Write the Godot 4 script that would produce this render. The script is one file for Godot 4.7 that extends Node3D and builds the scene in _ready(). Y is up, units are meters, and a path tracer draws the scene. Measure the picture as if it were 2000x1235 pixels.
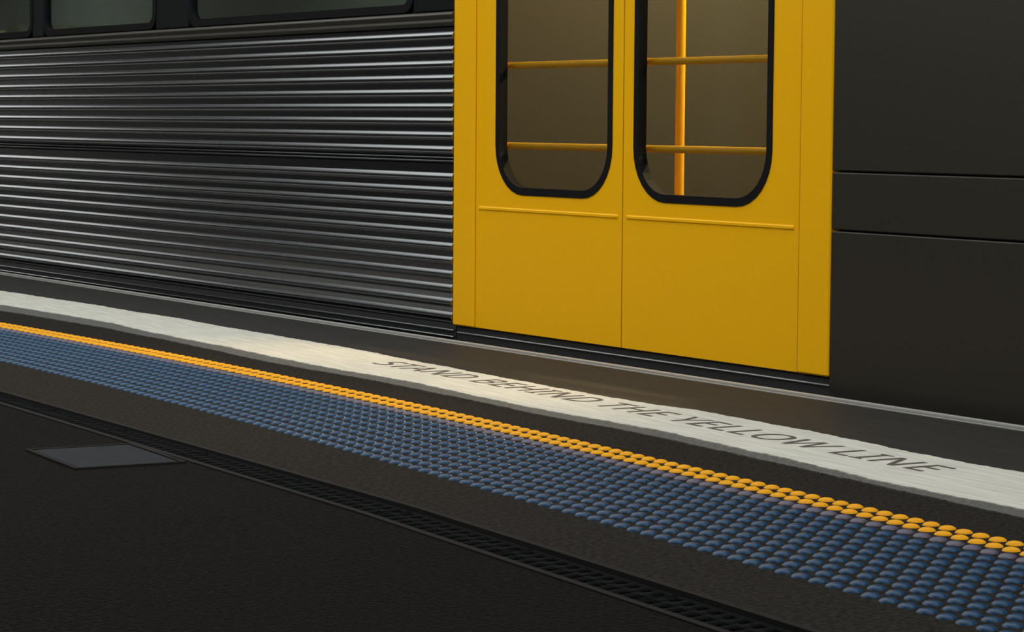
extends Node3D
# A corrugated railway carriage with yellow doors standing beside a platform with a blue and yellow tactile strip.
# x runs along the track, z points from the track to the platform, y = 0 is the platform surface.

const CAM_H := 0.777
const FOCAL := 4933.5            # pixels of the 2000 x 1235 frame
const RAIL := -1.05              # rail level
const TRAIN_AT := Vector3(-5.5, RAIL, -4.32)
const TRAIN_TURN := 0.07
const EXPOSURE := 1.0
const BLOCKER := [-19.7, -16.7]  # x extent of the added overhead slab that darkens reflections
const SKY_ENERGY := 4.2

var M := {}
var used := {}
var rng := RandomNumberGenerator.new()
var cam_basis := Basis(Vector3(0.47422059, 0.0070235, -0.88037805), Vector3(-0.07116175, 0.9970021, -0.03037777), Vector3(0.87752541, 0.07705501, 0.47329873))

# ---------------------------------------------------------------- helpers
func numbered(n: String) -> String:
	if not used.has(n):
		used[n] = 0
		return n
	used[n] += 1
	return "%s_%03d" % [n, used[n]]

func tag(o: Node, label := "", category := "", group := "", kind := "") -> Node:
	if label: o.set_meta("label", label)
	if category: o.set_meta("category", category)
	if group: o.set_meta("group", group)
	if kind: o.set_meta("kind", kind)
	return o

func thing(called: String, at: Vector3, turn := 0.0) -> Node3D:
	var o := Node3D.new()
	o.name = numbered(called)
	o.position = at
	o.rotation.y = turn
	add_child(o)
	return o

func begin() -> SurfaceTool:
	var st := SurfaceTool.new()
	st.begin(Mesh.PRIMITIVE_TRIANGLES)
	return st

func obj(called: String, st: SurfaceTool, mat: Material, parent: Node = null, at := Vector3.ZERO) -> MeshInstance3D:
	return put(called, st.commit(), mat, parent, at)

func put(called: String, mesh: Mesh, mat: Material, parent: Node = null, at := Vector3.ZERO) -> MeshInstance3D:
	var o := MeshInstance3D.new()
	o.mesh = mesh
	o.material_override = mat
	o.position = at
	if parent == null:
		o.name = numbered(called)
		add_child(o)
	else:
		o.name = called
		parent.add_child(o, true)
	return o

func struct(called: String, st: SurfaceTool, mat: Material) -> MeshInstance3D:
	var o := obj(called, st, mat)
	o.set_meta("kind", "structure")
	return o

func tri(st: SurfaceTool, a: Vector3, b: Vector3, c: Vector3) -> void:   # a b c counter-clockwise from outside
	var n := (b - a).cross(c - a).normalized()
	for p in [a, c, b]:
		st.set_normal(n)
		st.set_uv(Vector2(p.x, p.y))
		st.add_vertex(p)

func quad(st: SurfaceTool, a: Vector3, b: Vector3, c: Vector3, d: Vector3) -> void:
	tri(st, a, b, c)
	tri(st, a, c, d)

func tri_n(st: SurfaceTool, p: Array, n: Array) -> void:
	for k in [0, 2, 1]:
		st.set_normal(n[k])
		st.set_uv(Vector2(p[k].x, p[k].y))
		st.add_vertex(p[k])

func quad_n(st: SurfaceTool, p: Array, n: Array) -> void:
	tri_n(st, [p[0], p[1], p[2]], [n[0], n[1], n[2]])
	tri_n(st, [p[0], p[2], p[3]], [n[0], n[2], n[3]])

# a box whose twelve edges are chamfered
func cbox(st: SurfaceTool, lo: Vector3, hi: Vector3, b := 0.004) -> void:
	b = minf(b, 0.45 * minf(hi.x - lo.x, minf(hi.y - lo.y, hi.z - lo.z)))
	var c := (lo + hi) / 2
	var h := (hi - lo) / 2
	for ax in 3:
		var u := (ax + 1) % 3
		var v := (ax + 2) % 3
		for s in [-1.0, 1.0]:
			var q := []
			for k in [[-1, -1], [1, -1], [1, 1], [-1, 1]]:
				var p := Vector3.ZERO
				p[ax] = s * h[ax]
				p[u] = k[0] * (h[u] - b)
				p[v] = k[1] * (h[v] - b)
				q.append(c + p)
			if s > 0: quad(st, q[0], q[1], q[2], q[3])
			else: quad(st, q[3], q[2], q[1], q[0])
		for s in [-1.0, 1.0]:
			for t in [-1.0, 1.0]:      # edges parallel to ax
				var q := []
				for k in [[0, -1], [0, 1], [1, 1], [1, -1]]:
					var p := Vector3.ZERO
					p[ax] = k[1] * (h[ax] - b)
					p[u] = s * (h[u] - (b if k[0] else 0.0))
					p[v] = t * (h[v] - (0.0 if k[0] else b))
					q.append(c + p)
				if s * t > 0: q.reverse()
				quad(st, q[0], q[1], q[2], q[3])
	for sx in [-1.0, 1.0]:
		for sy in [-1.0, 1.0]:
			for sz in [-1.0, 1.0]:
				var a := c + Vector3(sx * h.x, sy * (h.y - b), sz * (h.z - b))
				var d := c + Vector3(sx * (h.x - b), sy * h.y, sz * (h.z - b))
				var e := c + Vector3(sx * (h.x - b), sy * (h.y - b), sz * h.z)
				if sx * sy * sz > 0: tri(st, a, d, e)
				else: tri(st, a, e, d)

# profile of (z, y) points swept along x; outward is to the right of the direction of travel when seen from +x with z to the left
func sweep(st: SurfaceTool, prof: Array, x0: float, x1: float, smooth := true, caps := false) -> void:
	var ns := []
	for i in prof.size():
		var a: Vector2 = prof[maxi(i - 1, 0)]
		var b: Vector2 = prof[mini(i + 1, prof.size() - 1)]
		var t := (b - a).normalized()
		ns.append(Vector3(0, -t.x, t.y))
	for i in prof.size() - 1:
		var a: Vector2 = prof[i]
		var b: Vector2 = prof[i + 1]
		var p := [Vector3(x0, a.y, a.x), Vector3(x1, a.y, a.x), Vector3(x1, b.y, b.x), Vector3(x0, b.y, b.x)]
		if smooth:
			quad_n(st, p, [ns[i], ns[i], ns[i + 1], ns[i + 1]])
		else:
			quad(st, p[0], p[1], p[2], p[3])
	if caps:
		var m := Vector2.ZERO
		for q in prof: m += q
		m /= prof.size()
		for i in prof.size() - 1:
			var a: Vector2 = prof[i]
			var b: Vector2 = prof[i + 1]
			tri(st, Vector3(x1, m.y, m.x), Vector3(x1, b.y, b.x), Vector3(x1, a.y, a.x))
			tri(st, Vector3(x0, m.y, m.x), Vector3(x0, a.y, a.x), Vector3(x0, b.y, b.x))

# a tube along a polyline
func tube(st: SurfaceTool, pts: Array, r: float, seg := 10) -> void:
	var rings := []
	for i in pts.size():
		var t: Vector3 = (pts[mini(i + 1, pts.size() - 1)] - pts[maxi(i - 1, 0)]).normalized()
		var u := t.cross(Vector3(0.31, 0.17, 0.93)).normalized()
		var v := t.cross(u)
		var ring := []
		for k in seg:
			var d := u * cos(TAU * k / seg) + v * sin(TAU * k / seg)
			ring.append([pts[i] + d * r, d])
		rings.append(ring)
	for i in pts.size() - 1:
		for k in seg:
			var a = rings[i][k]
			var b = rings[i][(k + 1) % seg]
			var c = rings[i + 1][(k + 1) % seg]
			var d = rings[i + 1][k]
			quad_n(st, [a[0], b[0], c[0], d[0]], [a[1], b[1], c[1], d[1]])
	for e in [0, pts.size() - 1]:
		for k in seg:
			var a: Vector3 = rings[e][k][0]
			var b: Vector3 = rings[e][(k + 1) % seg][0]
			if e == 0: tri(st, pts[e], b, a)
			else: tri(st, pts[e], a, b)

# (radius, y) profile turned about the y axis
func lathe(st: SurfaceTool, prof: Array, seg := 12, at := Vector3.ZERO, bs := Basis()) -> void:
	var ns := []
	for i in prof.size():
		var t: Vector2 = (prof[mini(i + 1, prof.size() - 1)] - prof[maxi(i - 1, 0)]).normalized()
		ns.append(Vector2(t.y, -t.x))
	for i in prof.size() - 1:
		for k in seg:
			var p := []
			var n := []
			for q in [[i, k], [i + 1, k], [i + 1, k + 1], [i, k + 1]]:
				var a: float = TAU * q[1] / seg
				var r: Vector2 = prof[q[0]]
				var m: Vector2 = ns[q[0]]
				p.append(at + bs * Vector3(r.x * cos(a), r.y, r.x * sin(a)))
				n.append(bs * -Vector3(m.x * cos(a), m.y, m.x * sin(a)) * -1.0)
			if prof[i + 1].x < 1e-6: tri_n(st, [p[0], p[1], p[3]], [n[0], n[1], n[3]])
			elif prof[i].x < 1e-6: tri_n(st, [p[0], p[1], p[2]], [n[0], n[1], n[2]])
			else: quad_n(st, p, n)

func rounded(x0: float, x1: float, y0: float, y1: float, r: float, per := 8) -> Array:
	var pts := []
	for k in 4:
		var cx: float = [x1 - r, x0 + r, x0 + r, x1 - r][k]
		var cy: float = [y1 - r, y1 - r, y0 + r, y0 + r][k]
		for i in per + 1:
			var a := PI / 2 * (k + float(i) / per)
			pts.append(Vector2(cx + r * cos(a), cy + r * sin(a)))
	return pts

# a plate with an opening: two loops with the same number of points, front at zf, back at zb
func ring_plate(st: SurfaceTool, outer: Array, inner: Array, zf: float, zb: float) -> void:
	var n := outer.size()
	for i in n:
		var j := (i + 1) % n
		var o0 := Vector3(outer[i].x, outer[i].y, zf)
		var o1 := Vector3(outer[j].x, outer[j].y, zf)
		var i0 := Vector3(inner[i].x, inner[i].y, zf)
		var i1 := Vector3(inner[j].x, inner[j].y, zf)
		var dz := Vector3(0, 0, zb - zf)
		quad(st, i0, o0, o1, i1)
		quad(st, i1 + dz, o1 + dz, o0 + dz, i0 + dz)
		quad(st, o0, o0 + dz, o1 + dz, o1)
		quad(st, i1, i1 + dz, i0 + dz, i0)

func plate(st: SurfaceTool, loop: Array, zf: float, zb: float) -> void:
	var m := Vector2.ZERO
	for q in loop: m += q
	m /= loop.size()
	for i in loop.size():
		var j := (i + 1) % loop.size()
		var a := Vector3(loop[i].x, loop[i].y, zf)
		var b := Vector3(loop[j].x, loop[j].y, zf)
		var dz := Vector3(0, 0, zb - zf)
		tri(st, Vector3(m.x, m.y, zf), a, b)
		tri(st, Vector3(m.x, m.y, zb), b + dz, a + dz)
		quad(st, a, a + dz, b + dz, b)

# the point of a rectangle's edge seen from its middle towards each point of a loop
func on_rect(loop: Array, x0: float, x1: float, y0: float, y1: float) -> Array:
	var m := Vector2.ZERO
	var lo: Vector2 = loop[0]
	var hi: Vector2 = loop[0]
	for q in loop:
		lo = lo.min(q)
		hi = hi.max(q)
	m = (lo + hi) / 2
	var per := loop.size() / 4
	var out := []
	var cs := [Vector2(x1, y1), Vector2(x0, y1), Vector2(x0, y0), Vector2(x1, y0)]
	for k in 4:
		for i in per:
			var f := float(i) / (per - 1)
			var c: Vector2 = cs[k]
			# the first half of a corner's arc goes to one side, the second half to the other, the middle to the corner itself
			var a: Vector2 = loop[k * per]
			var b: Vector2 = loop[k * per + per - 1]
			var ea := Vector2(c.x, a.y) if k % 2 == 0 else Vector2(a.x, c.y)
			var eb := Vector2(b.x, c.y) if k % 2 == 0 else Vector2(c.x, b.y)
			out.append(ea.lerp(c, minf(1, 2 * f)) if f <= 0.5 else c.lerp(eb, 2 * f - 1))
	return out

func table(t: Array, x: float) -> float:     # t: [x, value] pairs with x rising
	if x <= t[0][0]: return t[0][1]
	for i in t.size() - 1:
		if x <= t[i + 1][0]:
			var f: float = (x - t[i][0]) / (t[i + 1][0] - t[i][0])
			f = f * f * (3 - 2 * f)
			return lerpf(t[i][1], t[i + 1][1], f)
	return t[-1][1]

func bend(x: float) -> float:                # the platform curves gently towards its far end
	var d := maxf(0, -x - 5.5)
	return 0.0155 * d * d if d < 5.5 else 0.469 + 0.06 * (d - 5.5)

func edge_z(x: float) -> float:              # the platform edge
	return -4.195 - 0.066 * (x + 5.5)

# ---------------------------------------------------------------- materials
func noise_tex(freq: float, lo: Color, hi: Color, sd := 1, size := 512, oct := 4, bump := false, kind := FastNoiseLite.TYPE_SIMPLEX_SMOOTH) -> NoiseTexture2D:
	var n := FastNoiseLite.new()
	n.noise_type = kind
	n.frequency = freq
	n.seed = sd
	n.fractal_octaves = oct
	var t := NoiseTexture2D.new()
	t.width = size
	t.height = size
	t.seamless = true
	t.noise = n
	if bump:
		t.as_normal_map = true
		t.bump_strength = 6.0
	else:
		var g := Gradient.new()
		g.set_color(0, lo)
		g.set_color(1, hi)
		t.color_ramp = g
	return t

func lin(r: float, g: float, b: float) -> Color:
	return Color(r, g, b).linear_to_srgb()

func mat(called: String, c: Color, rough := 0.6, metal := 0.0) -> StandardMaterial3D:
	var m := StandardMaterial3D.new()
	m.resource_name = called
	m.albedo_color = c
	m.roughness = rough
	m.metallic = metal
	M[called] = m
	return m

func grained(m: StandardMaterial3D, tex: Texture2D, scale: Vector3, bump: Texture2D = null, strength := 0.4) -> void:
	m.albedo_texture = tex
	m.uv1_triplanar = true
	m.uv1_world_triplanar = true
	m.uv1_scale = scale
	if bump:
		m.normal_enabled = true
		m.normal_texture = bump
		m.normal_scale = strength

func materials() -> void:
	var fine := noise_tex(0.09, Color(0.55, 0.55, 0.55), Color(1, 1, 1), 3, 512, 3)
	var rough_bump := noise_tex(0.12, Color.BLACK, Color.WHITE, 5, 512, 3, true)
	var soft := noise_tex(0.012, Color(0.86, 0.86, 0.86), Color(1, 1, 1), 8, 512, 4)
	grained(mat("asphalt", lin(0.034, 0.0295, 0.0255), 0.95), fine, Vector3.ONE * 1.3, rough_bump, 0.8)
	grained(mat("shaded_asphalt", lin(0.014, 0.0125, 0.0115), 0.95), fine, Vector3.ONE * 1.3, rough_bump, 0.8)  # same asphalt on the camera side, foreground shade put into its albedo
	M.asphalt.metallic_specular = 0.15
	M.shaded_asphalt.metallic_specular = 0.12
	grained(mat("coping", lin(0.027, 0.0245, 0.0225), 0.6), soft, Vector3(0.5, 1, 3))
	M.coping.metallic_specular = 0.25
	grained(mat("white_paint", lin(0.57, 0.555, 0.495), 0.85), soft, Vector3(0.6, 1, 7), rough_bump, 0.25)
	grained(mat("grey_paint", lin(0.125, 0.12, 0.11), 0.85), fine, Vector3.ONE * 1.3, rough_bump, 0.4)
	mat("letter_paint", lin(0.06, 0.05, 0.042), 0.8)
	mat("nosing", lin(0.42, 0.41, 0.39), 0.5, 0.3)
	mat("yellow_stud", lin(0.70, 0.315, 0.010), 0.5)
	M.yellow_stud.metallic_specular = 0.2
	mat("blue_stud", lin(0.009, 0.040, 0.092), 0.26)
	M.blue_stud.metallic_specular = 0.27
	mat("purple_stud", lin(0.062, 0.055, 0.095), 0.5)  # purplish tone for the blue row next to the yellow studs
	mat("cast_iron", lin(0.006, 0.0065, 0.007), 0.7, 0.0)
	mat("drain_rail", lin(0.018, 0.017, 0.017), 0.7, 0.0)
	M.cast_iron.metallic_specular = 0.08
	M.drain_rail.metallic_specular = 0.1
	mat("drain_dark", lin(0.004, 0.010, 0.010), 0.9)
	grained(mat("pit_steel", lin(0.017, 0.020, 0.024), 0.6, 0.0), soft, Vector3.ONE * 2)
	M.pit_steel.metallic_specular = 0.12
	mat("steel", lin(0.26, 0.27, 0.285), 0.23, 1.0)
	mat("dark_steel", lin(0.10, 0.105, 0.11), 0.35, 0.9)
	mat("plain_steel", lin(0.06, 0.054, 0.044), 0.42, 0.8)
	mat("seam", lin(0.006, 0.006, 0.006), 0.8)
	mat("yellow_paint", lin(0.83, 0.42, 0.002), 0.4)
	M.yellow_paint.metallic_specular = 0.25
	mat("rail_paint", lin(0.83, 0.50, 0.01), 0.35)
	mat("rubber", lin(0.006, 0.006, 0.007), 0.7)
	M.rubber.metallic_specular = 0.2
	mat("underframe", lin(0.012, 0.012, 0.014), 0.6)
	mat("tread", lin(0.40, 0.40, 0.40), 0.4, 0.9)
	mat("band", lin(0.006, 0.007, 0.008), 0.5)
	M.band.metallic_specular = 0.2
	var g := mat("glass", Color(0.05, 0.055, 0.05, 0.32), 0.05)
	g.transparency = BaseMaterial3D.TRANSPARENCY_ALPHA
	mat("inside", lin(0.11, 0.14, 0.14), 0.7)
	mat("vestibule", lin(0.60, 0.38, 0.035), 0.7)
	mat("inside_floor", lin(0.06, 0.05, 0.045), 0.8)
	mat("seat", lin(0.14, 0.15, 0.10), 0.85)
	mat("partition", lin(0.015, 0.020, 0.020), 0.6)
	mat("roof", lin(0.12, 0.12, 0.12), 0.6)
	mat("wheel", lin(0.06, 0.05, 0.045), 0.5, 0.8)
	mat("rail_steel", lin(0.14, 0.11, 0.09), 0.45, 0.8)
	grained(mat("ballast", lin(0.08, 0.07, 0.06), 0.95), fine, Vector3.ONE * 2, rough_bump, 1.0)
	grained(mat("concrete", lin(0.16, 0.155, 0.145), 0.85), soft, Vector3.ONE * 0.7)
	grained(mat("canopy", lin(0.05, 0.05, 0.05), 0.85), soft, Vector3.ONE * 0.5)
	grained(mat("back_wall", lin(0.05, 0.045, 0.04), 0.85), soft, Vector3.ONE * 0.5)
	mat("column", lin(0.05, 0.055, 0.06), 0.5)
	var e2 := mat("car_lamp_face", Color(0.9, 0.9, 0.9), 0.5)
	e2.emission_enabled = true
	e2.emission = Color(1.0, 0.90, 0.70)
	e2.emission_energy_multiplier = 1.0

# ---------------------------------------------------------------- main
func _ready() -> void:
	rng.seed = 7
	var cam := Camera3D.new()
	cam.name = "camera"
	cam.transform = Transform3D(cam_basis.orthonormalized(), Vector3(0, CAM_H, 0))
	cam.fov = rad_to_deg(2 * atan(617.5 / FOCAL))
	cam.near = 0.05
	cam.far = 200
	add_child(cam)
	cam.current = true

	var sky_m := ProceduralSkyMaterial.new()
	sky_m.sky_top_color = Color(0.70, 0.71, 0.70)
	sky_m.sky_horizon_color = Color(0.75, 0.74, 0.71)
	sky_m.ground_bottom_color = Color(0.16, 0.15, 0.14)
	sky_m.ground_horizon_color = Color(0.30, 0.29, 0.28)
	sky_m.energy_multiplier = SKY_ENERGY
	var sky := Sky.new()
	sky.sky_material = sky_m
	var env := Environment.new()
	env.background_mode = Environment.BG_SKY
	env.sky = sky
	env.tonemap_mode = Environment.TONE_MAPPER_LINEAR
	env.tonemap_exposure = EXPOSURE
	env.sdfgi_enabled = true
	env.ssao_enabled = true
	env.ssil_enabled = true
	var we := WorldEnvironment.new()
	we.name = "world_environment"
	we.environment = env
	add_child(we)

	materials()
	build_platform()
	build_station()
	build_train()
	build_markings()
	build_studs()
	build_drain()

# a strip of ground between two edges given as functions of x
func ground_strip(near: Callable, far: Callable, x0: float, x1: float, dx: float, top: float, bottom: float) -> SurfaceTool:
	var st := begin()
	var n := int(ceil((x1 - x0) / dx))
	for i in n:
		var xa := x0 + (x1 - x0) * i / n
		var xb := x0 + (x1 - x0) * (i + 1) / n
		var a := Vector3(xa, top, near.call(xa))
		var b := Vector3(xb, top, near.call(xb))
		var c := Vector3(xb, top, far.call(xb))
		var d := Vector3(xa, top, far.call(xa))
		var dy := Vector3(0, bottom - top, 0)
		quad(st, a, b, c, d)
		quad(st, d + dy, c + dy, b + dy, a + dy)
		quad(st, a + dy, b + dy, b, a)
		quad(st, c + dy, d + dy, d, c)
		if i == 0: quad(st, a + dy, a, d, d + dy)
		if i == n - 1: quad(st, b, b + dy, c + dy, c)
	return st

func drain_far(x: float) -> float: return -2.225 + 0.045 * maxf(0, -x - 4.5)
func drain_near(x: float) -> float: return -2.090 + 0.035 * maxf(0, -x - 4.5)
func wave(x: float, amp: float, ph: float) -> float:
	return amp * (sin(x * 9.1 + ph) * 0.4 + sin(x * 23.7 + ph * 2.1) * 0.35 + sin(x * 61.3 + ph * 3.3) * 0.35 + sin(x * 149.0 + ph) * 0.3)
const WHITE_TOP := [[-30, -3.80], [-11, -3.80], [-10.4, -3.765], [-9.4, -3.715], [-8.5, -3.665], [-7.7, -3.645], [-7.2, -3.612], [-6.4, -3.594], [-6.0, -3.605], [-5.6, -3.652], [-5.2, -3.655], [-4.6, -3.640], [-4.1, -3.66], [6, -3.66]]
const WHITE_BOT := [[-30, -3.42], [-10.1, -3.42], [-9.2, -3.395], [-8.6, -3.330], [-8.1, -3.305], [-7.3, -3.268], [-6.7, -3.292], [-6.0, -3.275], [-5.36, -3.318], [-4.9, -3.312], [-4.4, -3.285], [-3.9, -3.298], [6, -3.30]]
const GREY_BOT := [[-30, -3.30], [-9.8, -3.29], [-9, -3.280], [-8.5, -3.252], [-8, -3.225], [-7.5, -3.192], [-6.6, -3.222], [-5.9, -3.220], [-5.2, -3.255], [-4.6, -3.248], [-3.9, -3.237], [6, -3.23]]
func white_top(x: float) -> float: return table(WHITE_TOP, x) + bend(x) + wave(x, 0.006, 1.0)
func white_bot(x: float) -> float: return table(WHITE_BOT, x) + bend(x) + wave(x, 0.006, 2.7)
func grey_bot(x: float) -> float: return table(GREY_BOT, x) + bend(x) + wave(x, 0.004, 4.1)
func mid_line(x: float) -> float: return table(WHITE_TOP, x) + bend(x) + 0.12

func build_platform() -> void:
	struct("floor", ground_strip(func(_x): return 6.4, func(x): return drain_near(x) + 0.001, -46, 7, 0.5, 0.0, -0.3), M.shaded_asphalt)
	struct("floor", ground_strip(func(x): return drain_far(x) - 0.001, mid_line, -46, 7, 0.25, 0.0, -0.3), M.asphalt)
	# coping between the painted stripe and the edge: smooth, its last centimetres rounded over
	var st := begin()
	var n := 212
	for i in n:
		var xa := -46.0 + 53.0 * i / n
		var xb := -46.0 + 53.0 * (i + 1) / n
		var pa := []
		var pb := []
		for f in [[-1.0, 0.0], [0.035, 0.0005], [0.012, -0.002], [0.0, -0.012], [0.0, -0.30]]:
			for s in 2:
				var x: float = [xa, xb][s]
				var z: float = mid_line(x) if f[0] < 0 else edge_z(x) + f[0]
				[pa, pb][s].append(Vector3(x, f[1], z))
		for k in pa.size() - 1:
			quad(st, pa[k], pb[k], pb[k + 1], pa[k + 1])
	struct("trim_1", st, M.coping)
	var ns := ground_strip(func(x): return edge_z(x) + 0.022, func(x): return edge_z(x) - 0.004, -46, 7, 0.5, 0.004, -0.03)
	struct("trim_2", ns, M.nosing)
	var ns2 := ground_strip(func(x): return edge_z(x) + 0.062, func(x): return edge_z(x) + 0.052, -46, 7, 0.5, 0.003, -0.01)
	struct("trim_3", ns2, M.nosing)
	struct("wall_platform", ground_strip(func(x): return edge_z(x) + 0.30, func(x): return edge_z(x) + 0.08, -46, 7, 1.0, -0.3, -1.45), M.concrete)
	st = begin()
	cbox(st, Vector3(-46, -1.6, -14), Vector3(7, -1.30, -1.8), 0.01)
	struct("trackbed", st, M.ballast)

func build_station() -> void:
	# two unseen roofs shaped for shade and reflections, open between, their posts, the wall behind and an added overhead blocker
	for q in [[-4.4, 7.0, -2.0, [-3.0, 1.0, 5.0]], [-46.0, -12.5, -1.2, [-42.0, -36.0, -30.0, -24.0, -14.0]]]:
		var st := begin()
		cbox(st, Vector3(q[0], 3.30, q[2]), Vector3(q[1], 3.48, 5.6), 0.03)
		for x in q[3]:
			cbox(st, Vector3(x - 0.06, 3.12, q[2] + 0.1), Vector3(x + 0.06, 3.31, 5.5), 0.01)
		struct("shading_roof", st, M.canopy)  # out of view, extent set by the shade and reflections it gives
		for x in q[3]:
			st = begin()
			cbox(st, Vector3(x - 0.08, 0.0, 2.2), Vector3(x + 0.08, 3.13, 2.36), 0.015)
			cbox(st, Vector3(x - 0.16, 0.0, 2.12), Vector3(x + 0.16, 0.03, 2.44), 0.008)
			struct("wall_post", st, M.column)
	var st := begin()
	cbox(st, Vector3(-46, -0.3, 6.4), Vector3(7, 3.6, 6.7), 0.02)
	struct("wall_back", st, M.back_wall)
	st = begin()
	cbox(st, Vector3(BLOCKER[0], 3.9, -9.0), Vector3(BLOCKER[1], 4.9, 8.0), 0.03)
	struct("overhead_blocker", st, M.canopy)  # unseen deck, added to cut a dark band into the steel reflections
	for z in [-8.7, 7.3]:
		st = begin()
		cbox(st, Vector3(BLOCKER[0] + 0.2, -1.5, z - 0.3), Vector3(BLOCKER[1] - 0.2, 4.0, z + 0.3), 0.03)
		struct("blocker_pier", st, M.concrete)  # unseen support of the added deck
	st = begin()
	cbox(st, Vector3(-46, -1.5, -14.2), Vector3(7, 5.5, -13.9), 0.02)
	struct("wall_opposite", st, M.concrete)

# ---------------------------------------------------------------- train
var train: Node3D
const UP := Vector3(0, -RAIL, 0)        # parts are drawn with y = 0 at platform level

func part(called: String, st: SurfaceTool, m: Material, parent: Node = null) -> MeshInstance3D:
	if parent == null:
		return obj(called, st, m, train, UP)
	return obj(called, st, m, parent)

func build_train() -> void:
	train = thing("train_carriage", TRAIN_AT, TRAIN_TURN)
	tag(train, "silver corrugated passenger train carriage with yellow doors at the platform edge", "train")
	var L := -20.0
	var Rr := 4.5
	var D0 := -2.62     # left end of the yellow doorway
	var D1 := -0.50     # right end
	# corrugated sides: a flat sheet with raised ribs, each rib a piece of its own
	var rib := [Vector2(0.000, -0.018), Vector2(0.005, -0.0145), Vector2(0.010, -0.0085), Vector2(0.0124, -0.003), Vector2(0.0122, 0.002), Vector2(0.0103, 0.006), Vector2(0.0066, 0.0113), Vector2(0.0029, 0.0158), Vector2(0.0, 0.0185)]
	for s in [[0.650, 1.112, 0.669, 0.0515, 9], [0.046, 0.622, 0.069, 0.0502, 11]]:
		var st := begin()
		cbox(st, Vector3(L, s[0], -0.03), Vector3(D0, s[1], 0.002), 0.002)
		var sheet := part("corrugated_panel", st, M.steel)
		var rs := begin()
		sweep(rs, rib, L, D0, true, true)
		var mesh := rs.commit()
		for k in s[4]:
			put("ridge", mesh, M.steel, sheet, Vector3(0, s[2] + s[3] * k, 0))
	var st := begin()
	cbox(st, Vector3(L, 0.626, -0.03), Vector3(D0, 0.634, 0.010), 0.003)
	cbox(st, Vector3(L, 0.638, -0.03), Vector3(D0, 0.646, 0.010), 0.003)
	part("belt_rail", st, M.steel)
	st = begin()
	cbox(st, Vector3(L, -0.24, -0.075), Vector3(D0, 1.175, -0.028), 0.003)
	part("side_lining", st, M.seam)
	st = begin()
	sweep(st, [Vector2(-0.03, 1.114), Vector2(0.006, 1.116), Vector2(0.012, 1.122), Vector2(0.013, 1.132), Vector2(0.007, 1.138), Vector2(0.008, 1.146), Vector2(0.014, 1.152), Vector2(0.013, 1.160), Vector2(0.004, 1.168), Vector2(-0.03, 1.172)], L, D0, true, true)
	part("sill_rail", st, M.plain_steel)
	# windows above the corrugation
	var holes := [[-19.4, -17.4], [-17.2, -15.2], [-15.0, -13.0], [-12.8, -10.8], [-10.6, -8.55], [-8.35, -6.66], [-6.52, -5.20], [-4.86, -2.92]]
	var xs := [L]
	for h in holes:
		xs.append(h[0])
		xs.append(h[1])
	xs.append(D0)
	st = begin()
	for i in range(0, xs.size(), 2):
		cbox(st, Vector3(xs[i], 1.172, -0.04), Vector3(xs[i + 1], 2.0, 0.0), 0.003)
	cbox(st, Vector3(L, 2.0, -0.04), Vector3(D0, 2.35, 0.0), 0.003)
	part("window_band", st, M.band)
	for h in holes:
		st = begin()
		var lp := rounded(h[0], h[1], 1.185, 2.0, 0.06)
		plate(st, lp, -0.012, -0.018)
		var pane := part("window_pane", st, M.glass)
		st = begin()
		ring_plate(st, rounded(h[0] - 0.002, h[1] + 0.002, 1.173, 2.002, 0.07), rounded(h[0] + 0.03, h[1] - 0.03, 1.203, 1.97, 0.05), 0.002, -0.03)
		part("window_frame", st, M.rubber, pane)
	# the doorway: yellow posts, two leaves with round-cornered windows
	for q in [[D0, -2.475], [-0.645, D1]]:
		st = begin()
		cbox(st, Vector3(q[0], 0.040, -0.05), Vector3(q[1], 2.05, 0.006), 0.005)
		part("door_post", st, M.yellow_paint)
	st = begin()
	cbox(st, Vector3(D0, 2.05, -0.05), Vector3(D1, 2.35, 0.006), 0.005)
	part("door_header", st, M.yellow_paint)
	for q in [[-2.470, -1.563, -2.335, -1.625], [-1.557, -0.650, -1.495, -0.785]]:
		var inner := rounded(q[2], q[3], 0.525, 1.86, 0.17)
		st = begin()
		ring_plate(st, on_rect(inner, q[0], q[1], 0.042, 2.045), inner, 0.0, -0.04)
		var leaf := part("door", st, M.yellow_paint)
		st = begin()
		var g0 := rounded(q[2] - 0.004, q[3] + 0.004, 0.521, 1.864, 0.174)
		var g1 := rounded(q[2] + 0.022, q[3] - 0.022, 0.547, 1.838, 0.148)
		ring_plate(st, g0, g1, 0.003, -0.03)
		part("window_seal", st, M.rubber, leaf)
		st = begin()
		plate(st, rounded(q[2] + 0.01, q[3] - 0.01, 0.535, 1.85, 0.16), -0.012, -0.018)
		part("window_pane", st, M.glass, leaf)
		st = begin()
		cbox(st, Vector3(q[0] + 0.02, 0.461, -0.004), Vector3(q[1] - 0.02, 0.475, 0.004), 0.0035)
		part("moulding", st, M.yellow_paint, leaf)
		for hh in [0.690, 0.970]:
			st = begin()
			tube(st, [Vector3(q[2] - 0.03, hh, -0.055), Vector3(q[3] + 0.03, hh, -0.055)], 0.012, 12)
			part("guard_rail", st, M.rail_paint, leaf)
	st = begin()
	cbox(st, Vector3(-1.5635, 0.06, -0.035), Vector3(-1.5565, 2.03, -0.006), 0.001)
	part("door_gasket", st, M.rubber)
	# door step: dark recess under the doors with a worn metal tread
	st = begin()
	cbox(st, Vector3(D0, -0.20, -0.12), Vector3(D1, 0.036, -0.012), 0.004)
	var step := part("door_step", st, M.underframe)
	st = begin()
	cbox(st, Vector3(D0 + 0.01, 0.010, -0.03), Vector3(D1 - 0.01, 0.016, -0.006), 0.002)
	part("step_tread", st, M.tread, step)
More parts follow.
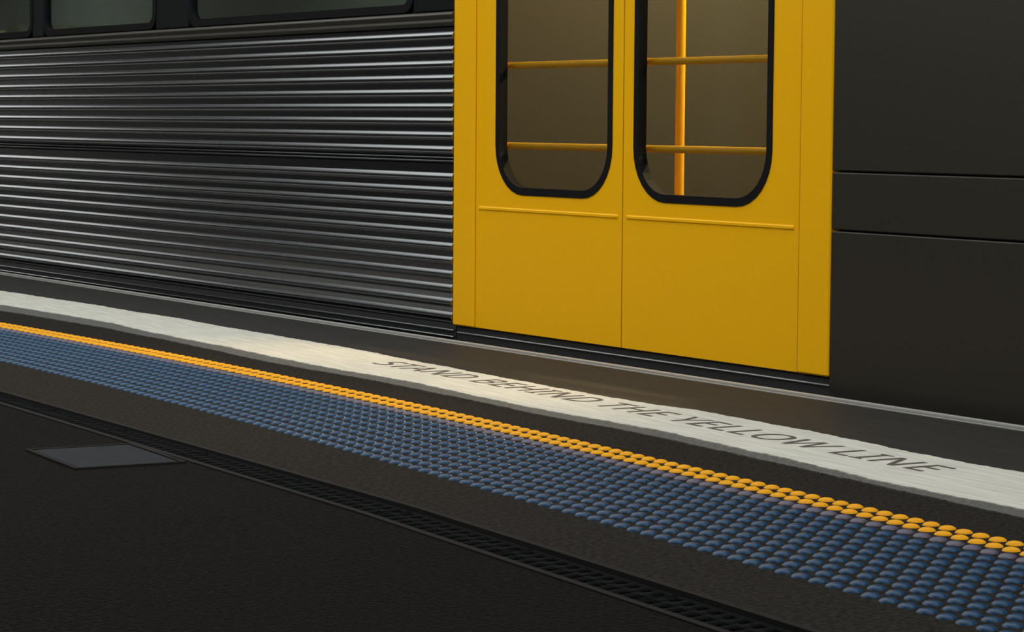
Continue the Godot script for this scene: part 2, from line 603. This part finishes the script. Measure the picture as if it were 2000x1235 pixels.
	# plain side panels to the right of the doorway, with dark joints between them
	for q in [[-0.03, 0.4655], [0.4705, 0.6355], [0.6405, 2.35]]:
		st = begin()
		cbox(st, Vector3(D1 + 0.004, q[0], -0.04), Vector3(Rr, q[1], 0.004), 0.003)
		part("side_panel", st, M.plain_steel)
	st = begin()
	cbox(st, Vector3(D1 + 0.004, -0.03, -0.06), Vector3(Rr, 2.3, -0.02), 0.003)
	part("panel_backing", st, M.seam)
	# sole bar below the corrugation
	st = begin()
	cbox(st, Vector3(L, -0.24, -0.12), Vector3(D0, 0.046, -0.006), 0.004)
	var sole := part("sole_bar", st, M.dark_steel)
	st = begin()
	for hh in [0.020, -0.004]:
		cbox(st, Vector3(L, hh - 0.005, -0.02), Vector3(D0, hh + 0.003, 0.004), 0.0025)
	part("sole_lip", st, M.steel, sole)
	# the rest of the body
	var W := -2.90
	st = begin()
	cbox(st, Vector3(L, -0.24, W), Vector3(Rr, 2.35, W + 0.06), 0.01)
	part("far_side", st, M.inside)
	st = begin()
	var arc := []
	for i in 13:
		var a := PI * i / 12.0
		arc.append(Vector2(W / 2 + (-W / 2 + 0.006) * cos(a), 2.35 + 0.75 * sin(a)))
	arc.reverse()
	sweep(st, arc, L, Rr, true, true)
	cbox(st, Vector3(L, 2.30, W), Vector3(Rr, 2.36, -0.02), 0.01)
	part("roof", st, M.roof)
	st = begin()
	cbox(st, Vector3(L, -0.20, W + 0.06), Vector3(Rr, -0.02, -0.12), 0.01)
	part("car_floor", st, M.inside_floor)
	st = begin()
	cbox(st, Vector3(-2.71, -0.02, W + 0.062), Vector3(-0.34, 2.29, W + 0.10), 0.01)
	part("vestibule_panel", st, M.vestibule)
	for x in [L, Rr]:
		st = begin()
		cbox(st, Vector3(x - 0.04, -0.24, W), Vector3(x + 0.04, 2.35, 0.0), 0.02)
		part("end_wall", st, M.roof)
	for x in [-2.75, -0.3]:
		st = begin()
		cbox(st, Vector3(x - 0.03, -0.02, W + 0.06), Vector3(x + 0.03, 2.30, -0.06), 0.01)
		part("partition", st, M.partition)
	for x in [-18.0, -17.0, -16.0, -15.0, -14.0, -13.0, -12.0, -11.0, -10.0, -9.0, -8.0, -7.0]:
		st = begin()
		cbox(st, Vector3(x - 0.25, 0.34, -1.15), Vector3(x + 0.25, 0.47, -0.10), 0.05)
		cbox(st, Vector3(x - 0.36, 0.42, -1.15), Vector3(x - 0.22, 1.26, -0.10), 0.05)
		cbox(st, Vector3(x - 0.2, -0.02, -0.75), Vector3(x + 0.1, 0.36, -0.5), 0.02)
		part("seat", st, M.seat)
	for x in [-2.1, -1.05]:
		st = begin()
		tube(st, [Vector3(x, -0.02, -0.62), Vector3(x, 2.30, -0.62)], 0.017, 12)
		part("grab_pole", st, M.rail_paint)
	for q in [[-1.55, 30.0, Color(1.0, 0.86, 0.60)], [-4.2, 2.6, Color(0.80, 1.0, 1.0)], [-7.8, 4.0, Color(0.98, 1.0, 0.86)], [-12.5, 5.0, Color(0.98, 1.0, 0.9)], [-17.0, 5.0, Color(0.98, 1.0, 0.9)]]:
		st = begin()
		cbox(st, Vector3(q[0] - 0.65, 2.26, -1.6), Vector3(q[0] + 0.65, 2.30, -1.4), 0.01)
		var cl := part("ceiling_lamp", st, M.car_lamp_face)
		var al := AreaLight3D.new()
		al.name = "cabin_light"
		al.area_size = Vector2(1.3, 0.2)
		al.light_color = q[2]
		al.light_energy = q[1]
		al.area_normalize_energy = true
		al.area_range = 12
		al.shadow_enabled = true
		al.position = Vector3(q[0], 2.25, -1.5)
		al.rotation.x = -PI / 2
		cl.add_child(al)
	# underframe, bogies and wheels down to the rails
	st = begin()
	cbox(st, Vector3(L + 0.3, -0.45, -2.4), Vector3(Rr - 0.3, -0.20, -0.5), 0.03)
	part("underframe", st, M.underframe)
	var gauge := [-1.45 + 0.7175, -1.45 - 0.7175]
	for bx in [-16.5, 1.2]:
		st = begin()
		for g in gauge:
			cbox(st, Vector3(bx - 1.6, RAIL + 0.38, g - 0.09), Vector3(bx + 1.6, RAIL + 0.58, g + 0.25), 0.03)
		cbox(st, Vector3(bx - 0.4, RAIL + 0.40, -2.2), Vector3(bx + 0.4, RAIL + 0.62, -0.7), 0.03)
		var bogie := part("bogie", st, M.underframe)
		for wx in [bx - 1.2, bx + 1.2]:
			for g in gauge:
				st = begin()
				lathe(st, [Vector2(0.0, -0.055), Vector2(0.30, -0.055), Vector2(0.40, -0.065), Vector2(0.455, -0.065), Vector2(0.46, 0.065), Vector2(0.40, 0.07), Vector2(0.30, 0.04), Vector2(0.0, 0.05)], 28, Vector3(wx, RAIL + 0.46, g), Basis(Vector3.RIGHT, PI / 2))
				part("wheel", st, M.wheel, bogie)
	# the two rails the carriage stands on
	for g in gauge:
		st = begin()
		cbox(st, Vector3(-34, -0.05, -0.035), Vector3(12, 0.0, 0.035), 0.008)
		cbox(st, Vector3(-34, -0.14, -0.01), Vector3(12, -0.04, 0.01), 0.003)
		cbox(st, Vector3(-34, -0.26, -0.07), Vector3(12, -0.13, 0.07), 0.006)
		var r := obj("rail", st, M.rail_steel)
		r.position = TRAIN_AT + Vector3(sin(TRAIN_TURN) * g, 0, cos(TRAIN_TURN) * g)
		r.rotation.y = TRAIN_TURN
		tag(r, "steel running rail under the carriage, " + ("the one nearer the platform" if g == gauge[0] else "the one away from the platform"), "rail", "running rails under the carriage")

# ---------------------------------------------------------------- painted lines
func build_markings() -> void:
	var s := ground_strip(white_bot, white_top, -26, 6, 0.012, 0.0045, -0.004)
	var stripe := obj("white_stripe", s, M.white_paint)
	tag(stripe, "worn white painted stripe with dark lettering along the platform edge", "painted stripe")
	s = ground_strip(grey_bot, func(x): return white_bot(x) + 0.004, -26, 6, 0.012, 0.003, -0.004)
	tag(obj("grey_stripe", s, M.grey_paint), "narrow grey strip bordering the white stripe on the side of the yellow studs", "painted stripe")
	# the lettering, letter by letter along the stripe
	write_line("STAND BEHIND THE YELLOW LINE", -7.27, -4.47, stripe)
	write_line("STAND BEHIND THE YELLOW LINE", -13.25, -10.45, stripe)

func write_line(text: String, x0: float, x1: float, parent: Node) -> void:
	var f := SystemFont.new()
	f.font_names = PackedStringArray(["Droid Sans"])
	var adv := []
	var total := 0.0
	for ch in text:
		var w := f.get_string_size(ch, HORIZONTAL_ALIGNMENT_LEFT, -1, 100).x
		adv.append(w)
		total += w
	var k := (x1 - x0) / total
	var x := x0
	for i in text.length():
		var ch := text[i]
		var w: float = adv[i] * k
		if ch != " ":
			var tm := TextMesh.new()
			tm.text = ch
			tm.font = f
			tm.font_size = 100
			tm.pixel_size = 0.1 / 71.4
			tm.depth = 0.0012
			tm.curve_step = 2.0
			tm.horizontal_alignment = HORIZONTAL_ALIGNMENT_CENTER
			tm.vertical_alignment = VERTICAL_ALIGNMENT_CENTER
			var o := put("letter", tm, M.letter_paint, parent)
			var xm := x + w / 2
			var z := -3.502 + bend(xm)
			var slope := (bend(xm + 0.05) - bend(xm - 0.05)) / 0.1
			var along := Vector3(1, 0, slope).normalized()
			var away := Vector3(along.z, 0, -along.x)
			o.transform = Transform3D(Basis(along * (k * 714.0), away, Vector3.UP), Vector3(xm, 0.0047, z))
		x += w

# ---------------------------------------------------------------- tactile studs
func in_frame(p: Vector3) -> bool:
	var q := cam_basis.orthonormalized().inverse() * (p - Vector3(0, CAM_H, 0))
	if q.z > -0.1: return false
	return absf(q.x / -q.z * FOCAL) < 1040 and absf(q.y / -q.z * FOCAL) < 660

func build_studs() -> void:
	var st := begin()
	lathe(st, [Vector2(0.0175, -0.001), Vector2(0.0166, 0.0012), Vector2(0.0125, 0.0042), Vector2(0.0068, 0.0057), Vector2(0.0, 0.0062)], 12)
	var mesh := st.commit()
	var yel := thing("yellow_stud_strip", Vector3(-6, 0, -2.99))
	tag(yel, "double row of bright yellow round studs beside the blue studs", "tactile paving")
	var blu := thing("blue_stud_strip", Vector3(-6, 0, -2.70))
	tag(blu, "wide band of dark blue round studs set in the asphalt platform", "tactile paving")
	var yd := []
	var bd := []
	for i in range(-420, 120):
		var x := -3.986 + 0.05 * i
		for j in range(-10, 2):
			var z := -2.9736 - 0.05 * j + bend(x)
			var p := Vector3(x + rng.randf_range(-0.0008, 0.0008), 0.001, z + rng.randf_range(-0.0008, 0.0008))
			var d := p.distance_to(Vector3(0, CAM_H, 0)) + (0.0 if in_frame(p) else 1000.0)
			(yd if j >= 0 else bd).append([d, p, j])
	for q in [[yd, yel, M.yellow_stud, "yellow"], [bd, blu, M.blue_stud, "blue"]]:
		var a: Array = q[0]
		a.sort_custom(func(u, v): return u[0] < v[0])
		var root: Node3D = q[1]
		var rest := []
		var rest_purple := []
		for i in a.size():
			var m: Material = M.purple_stud if a[i][2] == -1 else q[2]
			if i < 300:
				put("stud", mesh, m, root, a[i][1] - root.position)
			elif m == M.purple_stud:
				rest_purple.append(a[i][1] - root.position)
			else:
				rest.append(a[i][1] - root.position)
		for s in [[rest, q[2]], [rest_purple, M.purple_stud]]:
			if s[0].is_empty(): continue
			var mm := MultiMesh.new()
			mm.transform_format = MultiMesh.TRANSFORM_3D
			mm.mesh = mesh
			mm.instance_count = s[0].size()
			for i in s[0].size():
				mm.set_instance_transform(i, Transform3D(Basis(), s[0][i]))
			var o := MultiMeshInstance3D.new()
			o.name = "distant_studs"
			o.multimesh = mm
			o.material_override = s[1]
			o.set_meta("kind", "stuff")
			root.add_child(o, true)

# ---------------------------------------------------------------- drain and cover
func build_drain() -> void:
	var t := thing("drain_channel", Vector3(-5.0, 0, -2.16))
	tag(t, "long dark slotted drain grating running along the asphalt platform", "drain")
	var off := -t.position
	var a := -14.0
	var b := 3.0
	var fl := ground_strip(func(x): return drain_near(x) + 0.004, func(x): return drain_near(x) - 0.012, a, b, 0.25, 0.003, -0.06)
	obj("frame_rail", fl, M.drain_rail, t, off)
	fl = ground_strip(func(x): return drain_far(x) + 0.012, func(x): return drain_far(x) - 0.004, a, b, 0.25, 0.003, -0.06)
	obj("frame_rail", fl, M.drain_rail, t, off)
	obj("trough", ground_strip(func(x): return drain_near(x) - 0.010, func(x): return drain_far(x) + 0.010, a, b, 0.5, -0.05, -0.12), M.drain_dark, t, off)
	# half-metre grates with two rows of slots either side of a solid middle
	var x := -9.0
	while x < -2.4:
		var st := begin()
		var w0 := (drain_near(x) + drain_far(x)) / 2
		var w1 := (drain_near(x + 0.49) + drain_far(x + 0.49)) / 2
		var slope := (w1 - w0) / 0.49
		var hw := 0.050
		for z in [[-hw, -hw + 0.010], [-0.011, 0.011], [hw - 0.010, hw]]:
			cbox(st, Vector3(0, -0.020, z[0]), Vector3(0.49, -0.004, z[1]), 0.003)
		for k in 13:
			var xx := 0.49 * k / 12.0
			cbox(st, Vector3(maxf(0, xx - 0.008), -0.021, -hw + 0.004), Vector3(minf(0.49, xx + 0.008), -0.005, hw - 0.004), 0.003)
		for k in 12:
			var xx := 0.49 * (k + 0.5) / 12.0
			cbox(st, Vector3(xx - 0.010, -0.006, -0.010), Vector3(xx + 0.010, -0.002, 0.010), 0.003)
		var g := obj("grate", st, M.cast_iron, t, off + Vector3(x, 0, w0))
		g.rotation.y = -atan(slope)
		x += 0.5
	# pit cover beside it
	var c := thing("pit_cover", Vector3(-5.51, 0, -1.912))
	tag(c, "flat grey rectangular metal cover in the asphalt beside the drain", "pit cover")
	var st := begin()
	cbox(st, Vector3(-0.165, -0.02, -0.118), Vector3(0.165, 0.004, 0.118), 0.003)
	obj("lid", st, M.pit_steel, c)
	st = begin()
	ring_plate(st, on_rect(rounded(-0.168, 0.168, -0.121, 0.121, 0.002), -0.178, 0.178, -0.131, 0.131), rounded(-0.168, 0.168, -0.121, 0.121, 0.002), 0.005, -0.02)
	var fr := obj("frame", st, M.drain_rail, c)
	fr.rotation.x = -PI / 2
